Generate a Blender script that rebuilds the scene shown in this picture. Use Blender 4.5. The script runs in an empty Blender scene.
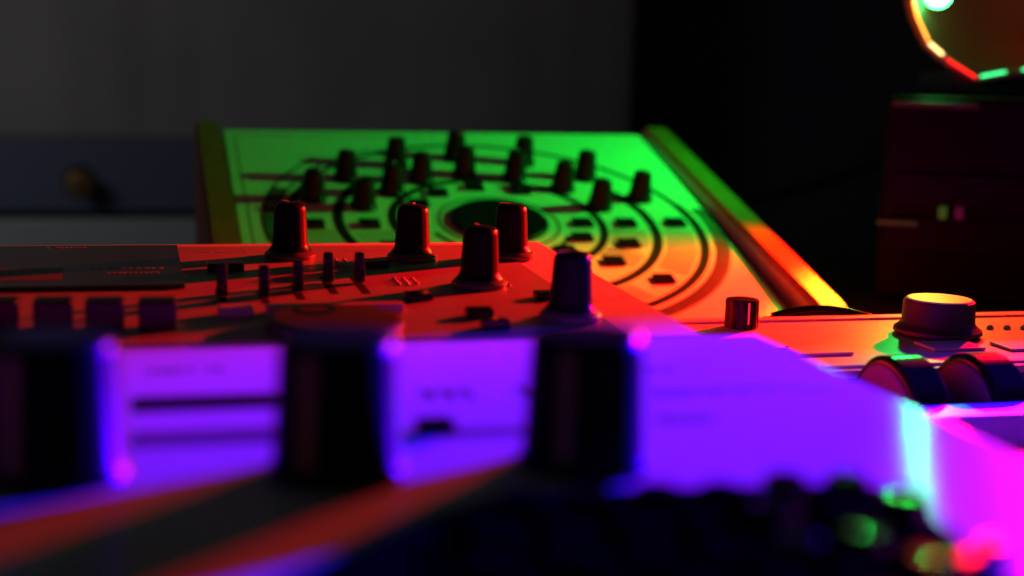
import bpy, bmesh, math, random
from mathutils import Vector, Matrix
random.seed(7)
S = bpy.context.scene
COL = S.collection
CH = 0.13                                    # camera height above the table top
F = 1422.2
rad = math.radians

# ------------------------------------------------------------------ camera
def cam_axes(pitch, yaw, roll):
    p, y, r = rad(pitch), rad(yaw), rad(roll)
    f = Vector((math.sin(y)*math.cos(p), math.cos(y)*math.cos(p), -math.sin(p)))
    right = Vector((math.cos(y), -math.sin(y), 0)); up = right.cross(f)
    return right*math.cos(r)+up*math.sin(r), up*math.cos(r)-right*math.sin(r), f
R_, U_, F_ = cam_axes(9, 15, 1.5)
cd = bpy.data.cameras.new('camera'); cam = bpy.data.objects.new('camera', cd); COL.objects.link(cam)
cd.sensor_width = 36; cd.lens = 50; cd.clip_start = 0.01; cd.clip_end = 50
m = Matrix((R_, U_, -F_)).transposed().to_4x4(); m.translation = (0, 0, CH); cam.matrix_world = m
cd.dof.use_dof = True; cd.dof.focus_distance = 0.51; cd.dof.aperture_fstop = 7.0
S.camera = cam

# ------------------------------------------------------------------ world, exposure
w = bpy.data.worlds.new('World'); S.world = w; w.use_nodes = True
w.node_tree.nodes['Background'].inputs[0].default_value = (1.0, 0.93, 0.86, 1)
w.node_tree.nodes['Background'].inputs[1].default_value = 0.008
S.view_settings.view_transform = 'Standard'; S.view_settings.look = 'None'
S.view_settings.exposure = 0; S.view_settings.gamma = 1

# ------------------------------------------------------------------ lights
def ray(px, py):
    return (F_ + R_*((px-512)/F) + U_*((288-py)/F)).normalized()
def at(px, py, depth):                       # point seen at a pixel, at a depth in metres
    d = ray(px, py); return d*(depth/d.dot(F_)) + Vector((0, 0, CH))
def on(px, py, z0, tilt=0.0):                # pixel -> point on the plane z = z0 + y*tan(tilt)
    d = ray(px, py); t = math.tan(rad(tilt)); s = (z0-CH)/(d.z-d.y*t)
    return d*s + Vector((0, 0, CH))
G_POS = at(940, 1, .80); R_POS = at(1085, 20, .75); B_POS = Vector((.575, .477, CH+.05))
def spot(name, pos, target, color, power, cone, blend, size=.006):
    l = bpy.data.lights.new(name, 'SPOT'); l.color = color; l.energy = power
    l.spot_size = rad(cone); l.spot_blend = blend; l.shadow_soft_size = size
    o = bpy.data.objects.new(name, l); COL.objects.link(o); o.location = pos
    o.rotation_euler = (Vector(target)-Vector(pos)).to_track_quat('-Z', 'Y').to_euler()
    return o
spot('green_beam', G_POS, (.20, .80, .06), (0, 1, .05), 3.8, 84, 1.0, .007)
spot('green_spill', G_POS, (.24, .52, .04), (0, 1, .08), .55, 92, 1.0, .004)
spot('green_beam_low', G_POS, (.335, .61, .02), (.02, 1, .03), 7.0, 22, 1.0, .006)
spot('blue_spill', B_POS, (.25, .36, .03), (.10, 0, 1), 6, 24, 1.0, .006)
spot('red_beam', R_POS, (.18, .50, .06), (1, .001, .006), 58, 36, 1.0, .006)
spot('red_beam_near', R_POS, (.30, .595, .02), (1, .003, .004), 44, 60, 1.0, .006)
spot('red_beam_front', R_POS, (.12, .19, .06), (1, .001, .006), 23, 34, 1.0, .006)
spot('red_beam_edge', R_POS, (.205, .20, .06), (1, .001, .02), 150, 16, 1.0, .006)
spot('blue_beam', B_POS, (.08, .22, .06), (.02, 0, 1), 125, 34, .8, .006)
def area(name, pos, target, color, power, size):
    l = bpy.data.lights.new(name, 'AREA'); l.color = color; l.energy = power; l.size = size
    o = bpy.data.objects.new(name, l); COL.objects.link(o); o.location = pos
    o.rotation_euler = (Vector(target)-Vector(pos)).to_track_quat('-Z', 'Y').to_euler()
area('curtain_fill', (-.85, 1.2, .55), (-.55, 2.06, .28), (1, .95, .92), 1.5, .4)  # unseen fill added to brighten the curtain and sideboard

# ------------------------------------------------------------------ materials
def mat(name, col, rough=.5, metal=0, spec=.5, coat=0, emit=None, estr=0, bump=0, bscale=400, var=0, vscale=30, vcol=None, trans=0):
    M = bpy.data.materials.new(name); M.use_nodes = True
    nt = M.node_tree; b = nt.nodes['Principled BSDF']
    b.inputs['Base Color'].default_value = (*col, 1); b.inputs['Roughness'].default_value = rough
    b.inputs['Metallic'].default_value = metal; b.inputs['Specular IOR Level'].default_value = spec
    b.inputs['Coat Weight'].default_value = coat; b.inputs['Coat Roughness'].default_value = .15
    b.inputs['Transmission Weight'].default_value = trans
    if emit:
        b.inputs['Emission Color'].default_value = (*emit, 1); b.inputs['Emission Strength'].default_value = estr
    tc = nt.nodes.new('ShaderNodeTexCoord')
    if bump:
        n = nt.nodes.new('ShaderNodeTexNoise'); n.inputs['Scale'].default_value = bscale; n.inputs['Detail'].default_value = 4
        bp = nt.nodes.new('ShaderNodeBump'); bp.inputs['Strength'].default_value = bump; bp.inputs['Distance'].default_value = .0005
        nt.links.new(tc.outputs['Object'], n.inputs['Vector']); nt.links.new(n.outputs['Fac'], bp.inputs['Height'])
        nt.links.new(bp.outputs['Normal'], b.inputs['Normal'])
    if var:
        n = nt.nodes.new('ShaderNodeTexNoise'); n.inputs['Scale'].default_value = vscale; n.inputs['Detail'].default_value = 6
        mx = nt.nodes.new('ShaderNodeMix'); mx.data_type = 'RGBA'
        vc = vcol or tuple(c*(1-var) for c in col)
        mx.inputs[6].default_value = (*col, 1); mx.inputs[7].default_value = (*vc, 1)
        nt.links.new(tc.outputs['Object'], n.inputs['Vector']); nt.links.new(n.outputs['Fac'], mx.inputs[0])
        nt.links.new(mx.outputs[2], b.inputs['Base Color'])
        mr = nt.nodes.new('ShaderNodeMapRange'); mr.inputs[3].default_value = rough*.85; mr.inputs[4].default_value = min(1, rough*1.2)
        nt.links.new(n.outputs['Fac'], mr.inputs[0]); nt.links.new(mr.outputs[0], b.inputs['Roughness'])
    return M
def wood(name, c1, c2):
    M = mat(name, c1, .5); nt = M.node_tree; b = nt.nodes['Principled BSDF']
    tc = nt.nodes.new('ShaderNodeTexCoord'); mp = nt.nodes.new('ShaderNodeMapping'); mp.inputs['Scale'].default_value = (60, 5, 60)
    n = nt.nodes.new('ShaderNodeTexNoise'); n.inputs['Scale'].default_value = 4; n.inputs['Detail'].default_value = 6; n.inputs['Distortion'].default_value = 1.2
    cr = nt.nodes.new('ShaderNodeValToRGB'); cr.color_ramp.elements[0].position = .3; cr.color_ramp.elements[1].position = .7
    cr.color_ramp.elements[0].color = (*c2, 1); cr.color_ramp.elements[1].color = (*c1, 1)
    bp = nt.nodes.new('ShaderNodeBump'); bp.inputs['Strength'].default_value = .15; bp.inputs['Distance'].default_value = .001
    for a, c in ((tc.outputs['Object'], mp.inputs[0]), (mp.outputs[0], n.inputs['Vector']), (n.outputs['Fac'], cr.inputs[0]),
                 (cr.outputs[0], b.inputs['Base Color']), (n.outputs['Fac'], bp.inputs['Height']), (bp.outputs[0], b.inputs['Normal'])):
        nt.links.new(a, c)
    return M
WHITE = mat('white_panel', (.80, .80, .80), .19, spec=.14, bump=.06, bscale=900, var=.05, vscale=60)
_b = WHITE.node_tree.nodes['Principled BSDF']; _b.inputs['Anisotropic'].default_value = 1.0
_t = WHITE.node_tree.nodes.new('ShaderNodeCombineXYZ'); _t.inputs[1].default_value = 1.0     # finely brushed across its width
WHITE.node_tree.links.new(_t.outputs[0], _b.inputs['Tangent'])
REARW = mat('ivory_panel', (.78, .78, .74), .45, bump=.05, bscale=900, var=.05, vscale=40)
GREYP = mat('grey_panel', (.32, .31, .31), .34, bump=.4, bscale=1800, var=.12, vscale=500)
RIMP = mat('panel_rim', (.72, .70, .70), .40, bump=.2, bscale=1600, var=.08, vscale=300)
DEV4 = mat('silver_panel', (.74, .72, .70), .30, bump=.08, bscale=700, var=.06, vscale=50)
BLACK = mat('black_knob', (.010, .010, .011), .30, spec=.12, bump=.10, bscale=900)
CAPK = mat('cap_black', (.007, .007, .008), .3, spec=.16)
GLINT = mat('glint_black', (.008, .008, .009), .13, spec=.7)
KEYM = mat('black_key', (.005, .005, .006), .7, spec=0)
GLOSSB = mat('gloss_black', (.008, .008, .009), .18, spec=.22)
SKIRT = mat('knob_skirt', (.10, .10, .105), .35)
INK = mat('black_print', (.012, .012, .012), .7, spec=.1)
INKG = mat('grey_print', (.15, .15, .15), .7, spec=.2)
INKB = mat('brown_print', (.03, .025, .02), .7, spec=.1)
CREAM = mat('cream_pointer', (.75, .68, .58), .5)
WOOD = wood('cheek_wood', (.62, .13, .022), (.45, .085, .014))
DARKB = mat('dark_body', (.03, .03, .032), .5, bump=.1)
GLASS = mat('screen_glass', (.012, .012, .011), .07, spec=.5)
LCD = mat('lcd', (.10, .095, .085), .4)
PRINTW = mat('pale_print', (.45, .45, .43), .6)
CAPG = mat('pale_cap', (.46, .44, .46), .4, bump=.08)
DIAL = mat('dial_grey', (.035, .033, .030), .42, bump=.06, bscale=1200)
TABLE = wood('table_wood', (.05, .035, .025), (.03, .02, .015))
CURT = mat('grey_curtain', (.33, .33, .34), .9, bump=.3, bscale=300, var=.25, vscale=8)
WALLM = mat('dark_wall', (.075, .075, .12), .9, var=.3, vscale=4)
NAVY = mat('navy_paint', (.13, .16, .28), .5, var=.15, vscale=12)
GREYS = mat('grey_front', (.45, .52, .56), .6, var=.1, vscale=10)
BRASS = mat('brass', (.75, .52, .22), .35, metal=1)
RACKM = mat('rack_black', (.004, .0035, .0035), .45, spec=.08, var=.2, vscale=20)

# ------------------------------------------------------------------ mesh helpers
def new(name, bm, material, parent=None, M=None, smooth=False):
    me = bpy.data.meshes.new(name); bmesh.ops.recalc_face_normals(bm, faces=bm.faces[:]); bm.to_mesh(me); bm.free()
    me.materials.append(material)
    if smooth:
        for p in me.polygons: p.use_smooth = True
        try: me.set_sharp_from_angle(angle=rad(38))
        except Exception: pass
    return link(name, me, parent, M)
def link(name, me, parent=None, M=None):
    o = bpy.data.objects.new(name, me); COL.objects.link(o); o.parent = parent
    if M is not None: o.matrix_basis = M
    return o
def thing(name, label, cat, loc, group=None):
    o = bpy.data.objects.new(name, None); COL.objects.link(o); o.location = loc; o.empty_display_size = .01
    return tag(o, label, cat, group)
def tag(o, label, cat, group=None):
    o['label'] = label; o['category'] = cat
    if group: o['group'] = group
    return o
def T(x, y, z=0, rz=0): return Matrix.Translation((x, y, z)) @ Matrix.Rotation(rad(rz), 4, 'Z')
def bbox(x0, x1, y0, y1, z0, z1, bev=0, seg=2):
    bm = bmesh.new(); bmesh.ops.create_cube(bm, size=1)
    for v in bm.verts: v.co = Vector(((x0+x1)/2+v.co.x*(x1-x0), (y0+y1)/2+v.co.y*(y1-y0), (z0+z1)/2+v.co.z*(z1-z0)))
    if bev: bmesh.ops.bevel(bm, geom=bm.edges[:], offset=bev, segments=seg, affect='EDGES', profile=.5)
    return bm
def lathe(prof, n=40, flute=0, fn=0, z0=0, z1=1):
    bm = bmesh.new(); rings = []
    for r, z in prof:
        if r < 1e-6: rings.append([bm.verts.new((0, 0, z))]); continue
        ring = []
        for i in range(n):
            a = 2*math.pi*i/n; rr = r
            if flute and z0 <= z <= z1: rr = r*(1-flute*max(0, math.cos(fn*a))**2)
            ring.append(bm.verts.new((rr*math.cos(a), rr*math.sin(a), z)))
        rings.append(ring)
    for A, B in zip(rings, rings[1:]):
        if len(A) == 1 and len(B) == 1: continue
        for i in range(n):
            j = (i+1) % n
            if len(A) == 1: bm.faces.new((A[0], B[i], B[j]))
            elif len(B) == 1: bm.faces.new((A[i], A[j], B[0]))
            else: bm.faces.new((A[i], A[j], B[j], B[i]))
    return bm
def prism(poly, a0, a1, axis='x'):           # polygon (u,v) extruded along an axis
    bm = bmesh.new(); L = []
    for a in (a0, a1):
        L.append([bm.verts.new((a, u, v) if axis == 'x' else (u, v, a) if axis == 'z' else (u, a, v)) for u, v in poly])
    bm.faces.new(L[0]); bm.faces.new(L[1][::-1]); n = len(poly)
    for i in range(n): bm.faces.new((L[0][i], L[0][(i+1) % n], L[1][(i+1) % n], L[1][i]))
    return bm
def arc(bm, r0, r1, a0, a1, z0, z1, n=48, c=(0, 0)):   # solid annulus sector, degrees
    full = abs(a1-a0) >= 359.9; k = n if full else n+1; V = []
    for i in range(k):
        a = rad(a0+(a1-a0)*i/n); ca, sa = math.cos(a), math.sin(a)
        V.append([bm.verts.new((c[0]+r*ca, c[1]+r*sa, z)) for r, z in ((r0, z0), (r1, z0), (r1, z1), (r0, z1))])
    for i in range(n):
        A, B = V[i], V[(i+1) % k]
        for q in range(4): bm.faces.new((A[q], A[(q+1) % 4], B[(q+1) % 4], B[q]))
    if not full: bm.faces.new(V[0]); bm.faces.new(V[-1][::-1])
    return bm
def tube(pts, r, n=10):
    bm = bmesh.new(); rings = []
    P = [Vector(p) for p in pts]
    for i, p in enumerate(P):
        t = (P[min(i+1, len(P)-1)]-P[max(i-1, 0)]).normalized()
        a = t.cross(Vector((0, 0, 1)) if abs(t.z) < .9 else Vector((1, 0, 0))).normalized(); b = t.cross(a)
        rings.append([bm.verts.new(p+a*(r*math.cos(2*math.pi*k/n))+b*(r*math.sin(2*math.pi*k/n))) for k in range(n)])
    for A, B in zip(rings, rings[1:]):
        for k in range(n): bm.faces.new((A[k], A[(k+1) % n], B[(k+1) % n], B[k]))
    bm.faces.new(rings[0]); bm.faces.new(rings[-1][::-1])
    return bm
def addbox(bm, x0, x1, y0, y1, z0, z1):
    t = bbox(x0, x1, y0, y1, z0, z1); me = bpy.data.meshes.new('t'); t.to_mesh(me); t.free(); bm.from_mesh(me); bpy.data.meshes.remove(me)
def caption(x, y, z, width, h, n):           # a line of tiny printed marks, too small to read
    bm = bmesh.new(); u = width/n
    for i in range(n):
        if random.random() < .12: continue
        x0 = x+i*u; addbox(bm, x0, x0+u*random.uniform(.45, .8), y, y+h, z, z+.00012)
        if random.random() < .6: addbox(bm, x0+u*.1, x0+u*.35, y-h*.8, y-h*.05, z, z+.00012)
    return bm

# ------------------------------------------------------------------ setting
def struct(o): o['kind'] = 'structure'; return o
struct(new('table', bbox(-.9, 1.1, -.25, .95, -.03, 0, .003), TABLE))
struct(new('floor', bbox(-3, 3, -1.5, 3, -.78, -.75), TABLE))
struct(new('wall', bbox(-3, 3.2, 2.2, 2.26, -.75, 1.8), WALLM))
# curtain with soft vertical folds
bm = bmesh.new(); nx, nz = 260, 8; V = []
for j in range(nz+1):
    row = []
    for i in range(nx+1):
        x = -.95+1.68*i/nx; z = -.7+2.1*j/nz
        y = 2.06+.010*math.sin(x*6.3+1+.3*z)+.003*math.sin(x*17+2*math.sin(x*4+.4*z))+.0005*math.sin(x*61+3*math.sin(x*9))
        row.append(bm.verts.new((x, y, z)))
    V.append(row)
for j in range(nz):
    for i in range(nx): bm.faces.new((V[j][i], V[j][i+1], V[j+1][i+1], V[j+1][i]))
cur = new('curtain', bm, CURT, smooth=True); tag(cur, 'grey curtain hanging in soft folds behind the instruments', 'curtain')
md = cur.modifiers.new('thickness', 'SOLIDIFY'); md.thickness = .002

# sideboard, navy drawer with brass knob
pk = at(80, 182, 1.8); ptop = at(100, 140, 1.8).z; pmid = at(100, 219, 1.8).z
sb = thing('sideboard', 'navy sideboard with a round brass knob in front of the curtain', 'sideboard', (pk.x, pk.y, -.75))
z = lambda v: v+.75
new('carcass', bbox(-.55, .40, .02, .16, 0, z(ptop)-.004, .002), DARKB, sb)
new('drawer_front', bbox(-.54, .39, 0, .02, z(pmid)+.008, z(ptop), .003), NAVY, sb)
new('lower_drawer_front', bbox(-.54, .39, -.002, .02, z(pmid)-.20, z(pmid)-.002, .003), GREYS, sb)
kn = new('drawer_knob', lathe([(0, 0), (.010, 0), (.010, .004), (.006, .010), (.0075, .015), (.0155, .019), (.0165, .024), (.012, .029), (0, .031)], 32), BRASS, sb, Matrix.Translation((0, 0, z(pk.z))) @ Matrix.Rotation(rad(90), 4, 'X'), True)
new('knob_plate', lathe([(0, 0), (.022, 0), (.021, .002), (0, .002)], 32), DARKB, kn)

# ------------------------------------------------------------------ rear instrument (tilted round-layout panel between wooden cheeks)
TR = 18.0; CR, SR = math.cos(rad(TR)), math.sin(rad(TR))
zr = -0.3203+CH                               # plane z = zr + y*tan(18)
rear = thing('tilted_synthesizer', 'tilted ivory instrument with circular black print and wooden cheeks, farthest back', 'synthesizer', (.18, .74, 0))
cxr, csr = .187, .7653                        # ring centre: x, slant distance
cy_ = csr*CR; cz_ = zr+csr*SR
MR = Matrix.Translation((cxr-.18, cy_-.74, cz_)) @ Matrix.Rotation(rad(TR), 4, 'X')
X0, X1 = .0505-cxr, .3092-cxr; Y0, Y1 = -.112, .1325
new('panel', bbox(X0, X1, Y0, Y1, -.004, 0, .0008), REARW, rear, MR)
# chassis under the panel, resting on the table
def slant_world(s): return s*CR-.74, zr+s*SR
ya, za = slant_world(csr+Y0+.002); yb, zb = slant_world(csr+Y1-.002)
new('chassis', prism([(ya+.002, 0), (yb-.002, 0), (yb, zb-.0055), (ya, za-.0055)], X0+cxr-.18, X1+cxr-.18), DARKB, rear)
# cheeks
yf, zf0 = slant_world(csr+Y0-.012); yk, zk = slant_world(csr+Y1+.012)
prof = [(yf-.006, 0), (yk+.002, 0), (yk, zk+.000), (yk-.004, zk+.001), (yf+.002, zf0+.0125), (yf-.006, zf0+.008)]
for xa, xb in ((X0-.0155, X0-.0015), (X1+.0065, X1+.0210)):
    bm = prism(prof, xa+cxr-.18, xb+cxr-.18); bmesh.ops.bevel(bm, geom=bm.edges[:], offset=.0012, segments=2, affect='EDGES')
    new('wooden_cheek', bm, WOOD, rear)
new('side_plate', prism([(u, v if v == 0 else v-.003) for u, v in prof], X1+.0053+cxr-.18, X1+.0064+cxr-.18), mat('side_grey', (.42, .39, .42), .6), rear)
def ring(name, r0, r1, a0, a1, mt, n=80):
    new(name, arc(bmesh.new(), r0, r1, a0, a1, .0, .0003, n), mt, rear, MR)
new('centre_disc', lathe([(0, .0022), (.0255, .0022), (.0265, .0014), (.0265, 0.0001), (0, .0001)], 64), CAPK, rear, MR)
ring('printed_ring', .0315, .0330, 0, 360, INKG)
ring('printed_ring', .0380, .0405, 200, 330, INK)
ring('printed_ring', .0542, .0588, 0, 360, INK)
ring('printed_ring', .0824, .0876, -75, 34, INK)
ring('printed_ring', .0824, .0876, 138, 250, INK)
ring('printed_ring', .1076, .1126, -75, 12, INK)
ring('printed_ring', .1080, .1112, 12, 160, INK)
ring('printed_ring', .1150, .1158, 118, 215, INK)
ring('printed_ring', .1233, .1243, 135, 215, INK)
ring('printed_ring', .1076, .1126, 160, 250, INK)
# tick ring: right and left halves, radial marks
tk = bmesh.new()
for a0, a1, st in ((-72, 8, 1.55), (158, 205, 1.55)):
    a = a0
    while a < a1:
        arc(tk, .1155, .1235, a, a+.95, 0, .0003, 1); a += st
new('tick_ring', tk, INKB, rear, MR)['kind'] = 'stuff'
fan = bmesh.new()
for a0, a1 in ((-38, -7), (-88, -56), (186, 214)):
    a = a0
    while a < a1:
        arc(fan, .0895, .1055, a, a+.30, 0, .0003, 1); a += 1.7
for a0, a1 in ((-24, -8), (-44, -30), (190, 204)):
    a = a0
    while a < a1:
        arc(fan, .0600, .0800, a, a+.35, 0, .0003, 1); a += 2.4
new('fan_scale_lines', fan, INKG, rear, MR)['kind'] = 'stuff'
btn = None
for r, angs in ((.0455, (-4, -28, -55, 150, 184, 125, 95, 62)), (.0700, (-3, -25, -46, -68, 183, 206)), (.0985, (-2, -46, -70, 182, 226))):
    for a in angs:
        M = MR @ T(r*math.cos(rad(a)), r*math.sin(rad(a)), 0)
        if btn is None: btn = new('button', bbox(-.0054, .0054, -.0046, .0046, .0001, .0022, .0005), GLOSSB, rear, M).data
        else: link('button', btn, rear, M)
kp = [(0.0062, .0002), (.0062, .0012), (.0056, .0018), (.0053, .0030), (.0042, .0125), (.0039, .0134), (.0033, .0138), (0, .0138)]
kme = pme = None
for r, angs in ((.0940, (19, 43, 68, 94, 119, 142, 162)), (.0645, (17, 43, 69, 95, 120, 143, 164))):
    for i, a in enumerate(angs):
        rr = r + (.006 if r > .09 and a > 150 else 0) + (.008 if r < .07 and a > 150 else 0) + (-.005 if r > .09 and 40 < a < 120 else 0)
        M = MR @ T(rr*math.cos(rad(a)), rr*math.sin(rad(a)), 0, random.uniform(-120, 120)) @ Matrix.Scale(1.2, 4)
        if kme is None: k = new('knob', lathe(kp, 36, .06, 9, .0025, .0128), BLACK, rear, M, True); kme = k.data
        else: k = link('knob', kme, rear, M)
        if pme is None: p = new('pointer_line', bbox(-.00035, .00035, .0015, .0038, .0138, .0141), CREAM, k); pme = p.data
        else: link('pointer_line', pme, k)
new('panel_caption', caption(X0+.006, Y1-.009, 0, .12, .0011, 44), INKG, rear, MR)['kind'] = 'stuff'
new('panel_caption', caption(X0+.010, -.02, 0, .020, .0009, 8), INKG, rear, MR)['kind'] = 'stuff'
bm = bmesh.new(); addbox(bm, X0+.006, X0+.0064, Y0+.02, Y1-.012, 0, .0002)
new('printed_border', bm, INKG, rear, MR)

# ------------------------------------------------------------------ middle instrument (flat groovebox with screen, faders, dial, tapered knobs)
T2 = 1.6; z2 = -0.0850+CH
mid = thing('groovebox', 'grey desktop instrument with screen, faders and tapered black knobs, lit red', 'synthesizer', (0, .45, 0))
t2 = math.tan(rad(T2)); zc2 = z2+.45*t2
MM = Matrix.Translation((0, 0, zc2)) @ Matrix.Rotation(rad(T2), 4, 'X')
def L2(px, py, h=0):                          # pixel -> local xy on the panel (h above it)
    p = on(px, py, z2+h, T2); return p.x, (p.y-.45)/math.cos(rad(T2))
xr = .1545; yb2 = .0905; yf2 = -.083
new('body', prism([(yf2, .003-zc2), (yb2, .003-zc2), (yb2, -.0015), (yb2-.0015, 0), (yf2+.0015, 0), (yf2, -.0015)], -.26, xr), RIMP, mid, MM)
new('inner_panel', bbox(-.25, xr-.021, yf2+.004, yb2-.011, -.001, .0006, .0003), GREYP, mid, MM)
for px_ in (-.24, .14):
    for py_ in (-.07, .075): new('rubber_foot', lathe([(0, 0), (.006, 0), (.006, .006), (0, .006)], 20), DARKB, mid, T(px_, py_, 0))
P0 = .0006
# screen
scr = new('screen_glass', bbox(-.16, .0148, -.0035, .0755, P0, .0020, .0004), GLASS, mid, MM)
new('display', bbox(-.10, -.0225, .0065, .0285, .0020, .0021), LCD, scr)
new('screen_caption', caption(-.030, .070, .0020, .014, .0011, 9), PRINTW, scr)['kind'] = 'stuff'
new('screen_caption', caption(-.012, .018, .0020, .020, .0009, 12), PRINTW, scr)['kind'] = 'stuff'
new('screen_caption', caption(-.014, .026, .0020, .024, .0008, 10), PRINTW, scr)['kind'] = 'stuff'
# four square keys under the screen
kb = None
for cx in (-2, 53, 105, 158):
    x, y = L2(cx, 334)
    M = MM @ T(x, y, P0)
    if kb is None: kb = new('key_cap', bbox(-.0050, .0050, 0, .0085, 0, .0082, .0007), CAPK, mid, M).data
    else: link('key_cap', kb, mid, M)
# faders
sl = fc = None
for (bx_, by_), ln in (((222, 298), 9), ((264, 300), 8), ((298, 294), 12), ((328, 285), 18), ((359, 285), 18)):
    x, y = L2(bx_, by_)
    s = new('fader_slot', bbox(-.0011, .0011, -ln/1000, .012, P0-.0003, P0+.00015), INK, mid, MM @ T(x, y, 0))
    if fc is None:
        bm = bbox(-.0017, .0017, -.0022, .0022, 0, .0095, .0006)
        for v in bm.verts:
            if v.co.z > .005: v.co.x *= .85; v.co.y *= .7
        fc = new('fader_cap', bm, CAPK, mid, MM @ T(x, y, P0+.0006)).data
    else: link('fader_cap', fc, mid, MM @ T(x, y, P0+.0006))
    bm = bmesh.new()
    for q in range(5): addbox(bm, .0020, .0034, .011-q*(ln/1000+.011)/4-.00015, .011-q*(ln/1000+.011)/4+.00015, P0, P0+.0001)
    new('fader_scale', bm, PRINTW, mid, MM @ T(x, y, 0))
# dial
x0, y0 = L2(334, 331)
M = MM @ T(x0, y0-.002, P0)
dl = new('jog_dial', lathe([(0.0185, 0), (.0190, .0008), (.0190, .0030), (.0182, .0037), (.0160, .0039), (0, .0037)], 72), DIAL, mid, M, True)
new('finger_dimple', lathe([(.0056, .0002), (.0060, .0005), (.0052, .0003), (0, .0001)], 32), GLOSSB, dl, T(-.004, .0105, .0036), True)
# low caps
def cap(px, py, wx, dy, h, m_, name='button'):
    x, y = L2(px, py); new(name, bbox(-wx/2, wx/2, 0, dy, 0, h, .0005), m_, mid, MM @ T(x, y, P0))
cap(236, 319, .0100, .0050, .0028, CAPG, 'pale_button')
cap(336, 316, .0400, .0045, .0026, CAPG, 'pale_bar')
cap(420, 303, .0085, .0060, .0022, GLOSSB); cap(481, 320, .0080, .0050, .0026, GLOSSB)
cap(497, 332, .0080, .0050, .0026, GLOSSB); cap(548, 302, .0070, .0060, .0022, GLOSSB)
cap(226, 274, .0120, .0080, .0028, GLOSSB); cap(377, 270, .0090, .0070, .0024, GLOSSB)
# knobs
mk = [(.0088, .0), (.0091, .0006), (.0090, .0015), (.0076, .0028), (.0066, .0042), (.0063, .0052), (.0056, .0172), (.0053, .0186), (.0045, .0194), (.0030, .0198), (0, .0199)]
kme2 = sme = pme2 = None
for px, py, rz in ((290, 259, 30), (412, 261, -15), (510, 259, 60), (479, 288, 10), (570, 320, 100)):
    x, y = L2(px, py); M = MM @ T(x, y, P0, rz)
    if kme2 is None: k = new('knob', lathe(mk[3:], 72, .014, 18, .005, .0188), BLACK, mid, M, True); kme2 = k.data
    else: k = link('knob', kme2, mid, M)
    if sme is None: s = new('skirt', lathe([(0, 0)]+mk[:4]+[(.0060, .0030), (0, .0030)], 54), SKIRT, k, None, True); sme = s.data
    else: link('skirt', sme, k)
    if pme2 is None: p = new('pointer_line', bbox(-.0004, .0004, .0012, .0046, .0194, .0200), CREAM, k); pme2 = p.data
    else: link('pointer_line', pme2, k)
# small glossy beads added to imitate red glints beside the knobs
bd = None
BEAD = mat('clear_bead', (.6, .55, .55), .12, spec=.8)
for cx, cy in ((337, 265), (497, 286), (405, 284)):
    for i in range(3):
        for j in range(3):
            x, y = L2(cx, cy); M = MM @ T(x+(i-1)*.0030, y+(j-1)*.0042, P0)
            if bd is None: bd = new('glint_bead', lathe([(.0008, 0), (.0008, .0004), (.0005, .0009), (0, .0011)], 12), BEAD, mid, M, True).data
            else: link('glint_bead', bd, mid, M)
for cx, cy, wd, n in ((195, 254, .018, 12), (345, 252, .016, 10), (470, 250, .018, 10), (225, 304, .014, 10), (590, 300, .012, 8), (440, 310, .012, 8), (320, 275, .012, 8)):
    x, y = L2(cx, cy); new('printed_caption', caption(x, y, P0, wd, .0008, n), PRINTW, mid, MM)['kind'] = 'stuff'
bm = bmesh.new()
for (a, b) in (((245, 252), (268, 272)), ((300, 300), (240, 303)), ((380, 296), (420, 298)), ((440, 303), (580, 300))):
    xa, ya_ = L2(*a); xb, yb_ = L2(*b); d = Vector((xb-xa, yb_-ya_, 0)); n_ = Vector((-d.y, d.x, 0)).normalized()*.00022
    q = [bm.verts.new((xa+s*n_.x, ya_+s*n_.y, P0+.0001)) for s in (-1, 1)]+[bm.verts.new((xb+s*n_.x, yb_+s*n_.y, P0+.0001)) for s in (1, -1)]
    bm.faces.new(q)
new('printed_lines', bm, PRINTW, mid, MM)

# ------------------------------------------------------------------ right instrument (controller with wheels and a large knob)
z4 = -.0943+CH
rt = thing('wheel_controller', 'silver controller with two wheels and a large knob, at the right', 'controller', (.26, .42, 0))
o4 = Vector((.26, .42, 0))
def L4(px, py, h=0): p = on(px, py, z4+h)-o4; return p.x, p.y
BX0, BX1 = -.088, .16
yA = L4(1010, 361)[1]+.001
new('body', bbox(BX0, BX1, yA+.0005, .0705, .002, z4-.0012, .001), DARKB, rt)
new('top_panel', bbox(BX0-.001, BX1+.001, yA, .071, z4-.0022, z4, .0009, 3), DEV4, rt)
new('rear_lip', bbox(BX0-.001, BX1+.001, .0655, .0712, z4+.0001, z4+.0010, .0004, 3), DEV4, rt)
new('front_lip', bbox(BX0, BX1, yA-.0030, yA-.0003, z4-.0036, z4-.0010, .0004), DEV4, rt)
yB = L4(1010, 393)[1]; yC = L4(1010, 405)[1]
new('wheel_bay', bbox(BX0, BX1, yB+.001, yA-.0035, .002, z4-.010, .001), DARKB, rt)
new('front_bar', bbox(BX0, BX1, yC, yB, .002, z4-.0028, .0006), DEV4, rt)
new('lower_front', bbox(BX0, BX1, -.145, yC-.0004, .002, z4-.012, .001), mat('navy_plastic', (.05, .05, .07), .35), rt)
WF = mat('wheel_face', (.20, .10, .12), .5)
for fx_ in (-.075, .145):
    for fy_ in (-.13, .055): new('rubber_foot', lathe([(0, 0), (.005, 0), (.005, .005), (0, .005)], 16), DARKB, rt, T(fx_, fy_, 0))
wm = None
RW = .0215
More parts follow.
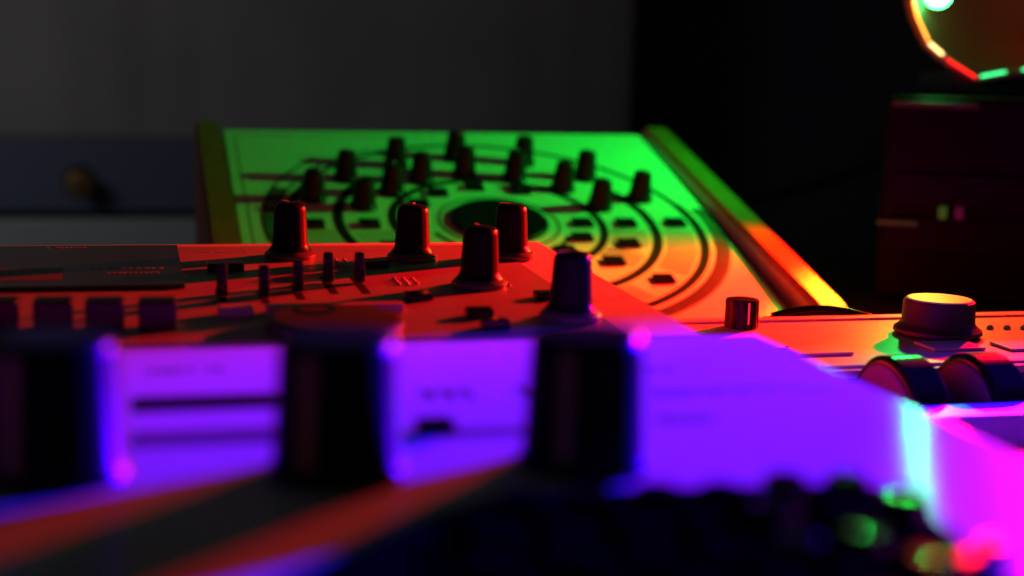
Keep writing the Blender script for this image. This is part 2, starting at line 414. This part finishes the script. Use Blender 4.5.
for px, py in ((905, 353), (986, 351)):
    p = on(px, py, z4+.009)-o4
    M = Matrix.Translation((p.x+.0012, (yA+yB)/2-.0005, z4+.0076-RW)) @ Matrix.Rotation(rad(90), 4, 'Y')
    k = new('control_wheel', lathe([(0, -.0066), (RW-.0025, -.0066), (RW-.0012, -.0064), (RW, -.0052), (RW, .0052), (RW-.0012, .0064), (RW-.0025, .0066), (0, .0066)], 96), GLOSSB, rt, M, True)
    new('wheel_face', lathe([(0, -.0072), (RW-.0032, -.0072), (RW-.0028, -.0067), (0, -.0067)], 72), WF, k, None)
# big knob
x, y = L4(937, 335)
bk = new('large_knob', lathe([(.0150, .0008), (.0158, .0014), (.0156, .0026), (.0138, .0040), (.0130, .0050), (.0127, .0122), (.0124, .0129), (.0118, .0132), (0, .0132)], 64, .006, 24, .006, .0125), mat('knob_charcoal', (.03, .026, .028), .45), rt, T(x, y, z4), True)
new('cap_disc', lathe([(.0117, .0129), (.0117, .0135), (.0113, .0137), (0, .0137)], 64), mat('cap_silver', (.72, .70, .62), .35), bk)
new('base_ring', lathe([(0, .0001), (.0140, .0001), (.0140, .0010), (0, .0010)], 48), BLACK, bk)
# small knob
x, y = L4(741, 327)
sk = new('small_knob', lathe([(.0062, .0), (.0064, .0006), (.0062, .0100), (.0058, .0106), (.0048, .0108), (0, .0106)], 54, .10, 9, .0003, .0104), BLACK, rt, T(x, y, z4), True)
new('pointer_line', bbox(-.0004, .0004, -.0064, -.0056, .002, .0100), CREAM, sk)
# pale flat keys
for a, b in (((800, 357), (862, 345)), ((935, 352), (1000, 344)), ((738, 352), (790, 342)), ((1012, 352), (1060, 344))):
    xa, ya_ = L4(*a); xb, yb_ = L4(*b)
    wx = .020; new('flat_key', bbox(xa, xa+wx, ya_, ya_+.014, z4+.0001, z4+.0011, .0004), mat('flat_key_white', (.66, .64, .66), .35), rt)
for cx in (990, 1007, 1024):
    x, y = L4(cx, 329); new('glint_bead', lathe([(.0014, 0), (.0014, .0006), (.0008, .0014), (0, .0017)], 14), BEAD, rt, T(x, y, z4), True)
# cable lying in an arch behind the controller
pts = []
for i in range(25):
    u = i/24; p = at(768+105*u, 319-9*math.sin(math.pi*u)+1*u, .555); pts.append(p)
pts = [pts[0]+Vector((-.004, .01, -.03)), pts[0]+Vector((-.002, .003, -.01))]+pts+[pts[-1]+Vector((.002, .003, -.01)), pts[-1]+Vector((.004, .01, -.03))]
tag(new('cable', tube(pts, .0022), GLOSSB, None, None, True), 'black cable arching just behind the silver controller, below the wooden cheek', 'cable')

# ------------------------------------------------------------------ front instrument (white panel with three big knobs)
zf = -.0666+CH
fr = thing('white_synthesizer', 'white instrument with three large black knobs, blurred in the foreground, lit violet', 'synthesizer', (.05, .22, 0))
o3 = Vector((.05, .22, 0))
def L3(px, py): p = on(px, py, zf)-o3; return p.x, p.y
xR = .1526-.05; yBk = .328-.22
new('body', bbox(-.30, xR-.002, -.16, yBk-.002, .003, zf-.0032, .002), mat('white_case', (.70, .70, .70), .4), fr)
new('panel', bbox(-.302, xR, -.165, yBk, zf-.003, zf, .0013, 4), WHITE, fr)
for fx_ in (-.28, .085):
    for fy_ in (-.14, .09): new('rubber_foot', lathe([(0, 0), (.006, 0), (.006, .006), (0, .006)], 16), DARKB, fr, T(fx_, fy_, 0))
fk = [(.0112, .0), (.0114, .0006), (.0110, .0016), (.0104, .0024), (.0095, .0205), (.0091, .0219), (.0083, .0226), (0, .0227)]
kme3 = pme3 = None
for px, py in ((57, 477), (337, 474), (583, 465)):
    x, y = L3(px, py); M = T(x, y, zf+.0002, 0)
    if kme3 is None: k = new('knob', lathe(fk, 72, .02, 18, .003, .0203), BLACK, fr, M, True); kme3 = k.data
    else: k = link('knob', kme3, fr, M)
    pm = Matrix.Rotation(rad(-36), 4, 'Z')
    if pme3 is None:
        bm = prism([(-.0108, .003), (-.0098, .003), (-.0090, .0208), (-.0099, .0208)], -.0012, .0012)
        p = new('pointer_line', bm, mat('tan_pointer', (.50, .27, .12), .6), k, pm); pme3 = p.data
    else: p = link('pointer_line', pme3, k, pm)
# prints
def barp(a, b, thick, m_=INK, name='printed_bar'):
    (xa, ya_), (xb, _) = L3(*a), L3(*b); new(name, bbox(xa, xb, ya_-thick/2, ya_+thick/2, zf, zf+.0002), m_, fr)
barp((135, 405), (285, 405), .0120); barp((135, 440), (280, 440), .0095, INKG)
barp((440, 434), (545, 434), .0055, INKG); barp((660, 419), (716, 419), .0045, INKG)
x, y = L3(437, 433); new('toggle_switch', bbox(x-.0035, x+.0035, y-.0012, y+.0045, zf, zf+.0022, .0006), BLACK, fr)
for a, wd, h, n in (((425, 396), .028, .0055, 7), ((655, 394), .042, .0032, 14), ((150, 372), .016, .002, 8), ((590, 372), .02, .002, 9)):
    x, y = L3(*a); new('printed_caption', caption(x, y, zf, wd, h, n), INKG, fr)['kind'] = 'stuff'
# black keypad, near right corner; plate widened leftwards to hide a blue-lit stripe
pd = new('keypad_plate', prism([(-.036, -.15), (-.033, -.048), (-.008, -.024), (.006, -.0165), (.062, -.0215), (.0665, -.028), (.0600, -.060), (.055, -.15)], zf+.0001, zf+.0016, 'z'), KEYM, fr)
kc = kg = None
for j in range(6):
    for i in range(7):
        x = -.006+i*.0105+(j % 2)*.003; y = -.026-j*.0125
        if x > .0615-j*.0012 or (i == 0 and j == 0): continue
        M = T(x, y, zf+.0016, random.uniform(-8, 8)) @ Matrix.Diagonal((1, 1, random.uniform(.85, 1.2), 1))
        if kc is None: kc = new('key_cap', lathe([(.0040, 0), (.0041, .0004), (.0038, .0016), (.0032, .0022), (.0020, .0021), (0, .0020)], 12), KEYM, fr, M).data
        elif x > .030 and (i+2*j) % 3 != 1:
            if kg is None: kg = new('key_cap', lathe([(.0040, 0), (.0041, .0004), (.0037, .0022), (.0030, .0032), (.0016, .0031), (0, .0030)], 8), GLINT, fr, M).data
            else: link('key_cap', kg, fr, M)
        else: link('key_cap', kc, fr, M)
ORG = mat('orange_cap', (.5, .06, .02), .3)
for px, py in ((962, 566), (992, 552)):
    x, y = L3(px, py); new('orange_button', bbox(-.0022, .0022, -.0022, .0022, 0, .0014, .0005), ORG, fr, T(x, y, zf+.0002, 30))

# ------------------------------------------------------------------ party lamp and the black rack it stands on
D = .83
lv = [(905, -6), (911, 18), (924, 46), (948, 67), (974, 83), (1000, 78), (1030, 74), (1075, 66), (1108, 34), (1118, -20), (1104, -70), (1066, -104), (1010, -112), (955, -96), (918, -56)]
pts = [at(a, b, D) for a, b in lv]
c = sum(pts, Vector())/len(pts)
base = c.copy(); base.z = min(p.z for p in pts)
lamp = thing('party_lamp', 'faceted party lamp with a glowing green bulb and a red lit rim', 'lamp', base)
view = (c-Vector((0, 0, CH))).normalized()
def loft(rings_, closed=False):
    bm = bmesh.new(); V = [[bm.verts.new(p) for p in r] for r in rings_]; n = len(V[0])
    for A, B in zip(V, V[1:]):
        for i in range(n): bm.faces.new((A[i], A[(i+1) % n], B[(i+1) % n], B[i]))
    return bm, V
loc = [p-base for p in pts]; c0 = c-base
def rg(s, d): return [c0+(p-c0)*s+view*d for p in loc]
bm, V = loft([rg(.92, -.004), rg(.98, -.003), rg(1.035, .002), rg(1.03, .012), rg(.96, .016), rg(.90, .010), rg(.92, -.004)])
new('rim', bm, mat('rim_plastic', (.35, .13, .07), .35), lamp, None, True)
bm, V = loft([rg(.905, .006), rg(.80, .030), rg(.45, .050), rg(.10, .056)]); bm.faces.new(V[-1])
new('dish', bm, mat('dish_red', (.22, .015, .012), .5), lamp, None, True)
bm, V = loft([rg(.965, .0155), rg(.93, .032), rg(.6, .060), rg(.2, .070)]); bm.faces.new(V[-1])
new('shell', bm, DARKB, lamp, None, True)
def seg(i0, f0, i1, f1, s, d):
    out = []
    def lp(i, f): return loc[i % 15].lerp(loc[(i+1) % 15], f)
    k = i0+f0
    while k < i1+f1:
        out.append(c0+(lp(int(k), k-int(k))-c0)*s+view*d); k += .2
    return out
REDG = mat('red_light_strip', (.2, .01, .01), .3, emit=(1, .012, .01), estr=3)
AMB = mat('amber_light_strip', (.3, .1, .01), .3, emit=(1, .30, .03), estr=5)
GRN = mat('green_light_strip', (.02, .3, .1), .3, emit=(.05, 1, .28), estr=2.5)
new('light_strip', tube(seg(0, .3, 2, .0, .925, -.006), .0006), AMB, lamp)
new('light_strip', tube(seg(2, .0, 2, .8, .925, -.006), .0009), mat('hot_light_strip', (.3, .1, .01), .3, emit=(1, .62, .20), estr=4), lamp)
new('light_strip', tube(seg(2, .8, 4, .1, .925, -.006), .0006), REDG, lamp)
new('light_strip', tube(seg(4, .2, 5, .35, .925, -.006), .0007), GRN, lamp)
new('light_strip', tube(seg(5, .8, 7, .1, .925, -.006), .0007), GRN, lamp)
def bulb(pos, r, col, st, name):
    b = new(name, lathe([(0, -r)]+[(r*math.sin(rad(a)), -r*math.cos(rad(a))) for a in range(15, 180, 15)]+[(0, r)], 24), mat(name+'_glow', col, .3, emit=col, estr=st), lamp, Matrix.Translation(Vector(pos)-base), True)
    b.visible_shadow = True
    return b
bulb(at(937, -6, D-.004)+view*.016, .0080, (.05, 1, .17), 30, 'green_bulb')
bulb(at(1050, 20, D)+view*.012, .006, (1, .01, .01), 4, 'red_bulb')
bulb(at(1090, -20, D)+view*.012, .006, (.05, .02, 1), .4, 'blue_bulb')
ft = at(1000, 96, D)
new('stand', bbox(-.030, .030, -.015, .025, 0, .014, .002), DARKB, lamp, Matrix.Translation((c.x-base.x, c.y-base.y+.012, at(1000, 97, D).z-base.z+.001)))
# rack
rp = at(886, 97, .80)
ztop = at(1000, 97, D).z
rk = thing('black_rack', 'black glossy rack unit under the party lamp, at the right', 'rack', (rp.x, rp.y, 0)); rk.rotation_euler.z = rad(-31)
new('case', bbox(0, .34, 0, .13, .002, ztop, .003), RACKM, rk)
for a, b, h in ((.03, .05, .0), (.055, .075, .0)):
    new('face_plate', bbox(.006, .334, -.003, 0, a*1.0, b*1.0, .001), mat('plate_black', (.005, .0045, .0045), .4, spec=.08), rk)
new('reflection_bar', bbox(.004, .050, -.006, -.0008, ztop-.006, ztop-.003, .001), mat('grey_bar', (.05, .045, .04), .4), rk)  # grey bar standing in for a reflection along the rack's upper edge
for px, py, col, st in ((943, 212, (.05, 1, .08), .05), (957, 212, (1, .03, .35), .04)):  # dim glowing blocks imitate green and magenta reflections on the rack
    p = at(px, py, .80); new('reflection_spot', bbox(-.0022, .0022, -.002, .002, -.0035, .0035, .0008), mat('reflection_glow', (.05, .05, .05), .4, emit=col, estr=st), rk, Matrix.Translation(((p.x-rp.x)/math.cos(rad(31)), -.0045, p.z)))
p = at(905, 224, .80); new('indicator_strip', bbox(-.011, .011, -.001, .001, -.0012, .0012), mat('strip', (.02, .05, .02), .4, emit=(.02, 1, .1), estr=.012), rk, Matrix.Translation(((p.x-rp.x)/math.cos(rad(31)), -.0045, p.z)))
# cable hanging across the dark wall
cpts = [at(760+140*i/20, 195-45*i/20+6*math.sin(math.pi*i/20), 1.35) for i in range(-12, 36)]
tag(new('hanging_cable', tube(cpts, .006), DARKB, None, None, True), 'thin dark cable slanting across the dark wall behind the rack', 'cable')

S.render.engine = 'CYCLES'
S.cycles.max_bounces = 6; S.cycles.sample_clamp_indirect = 3
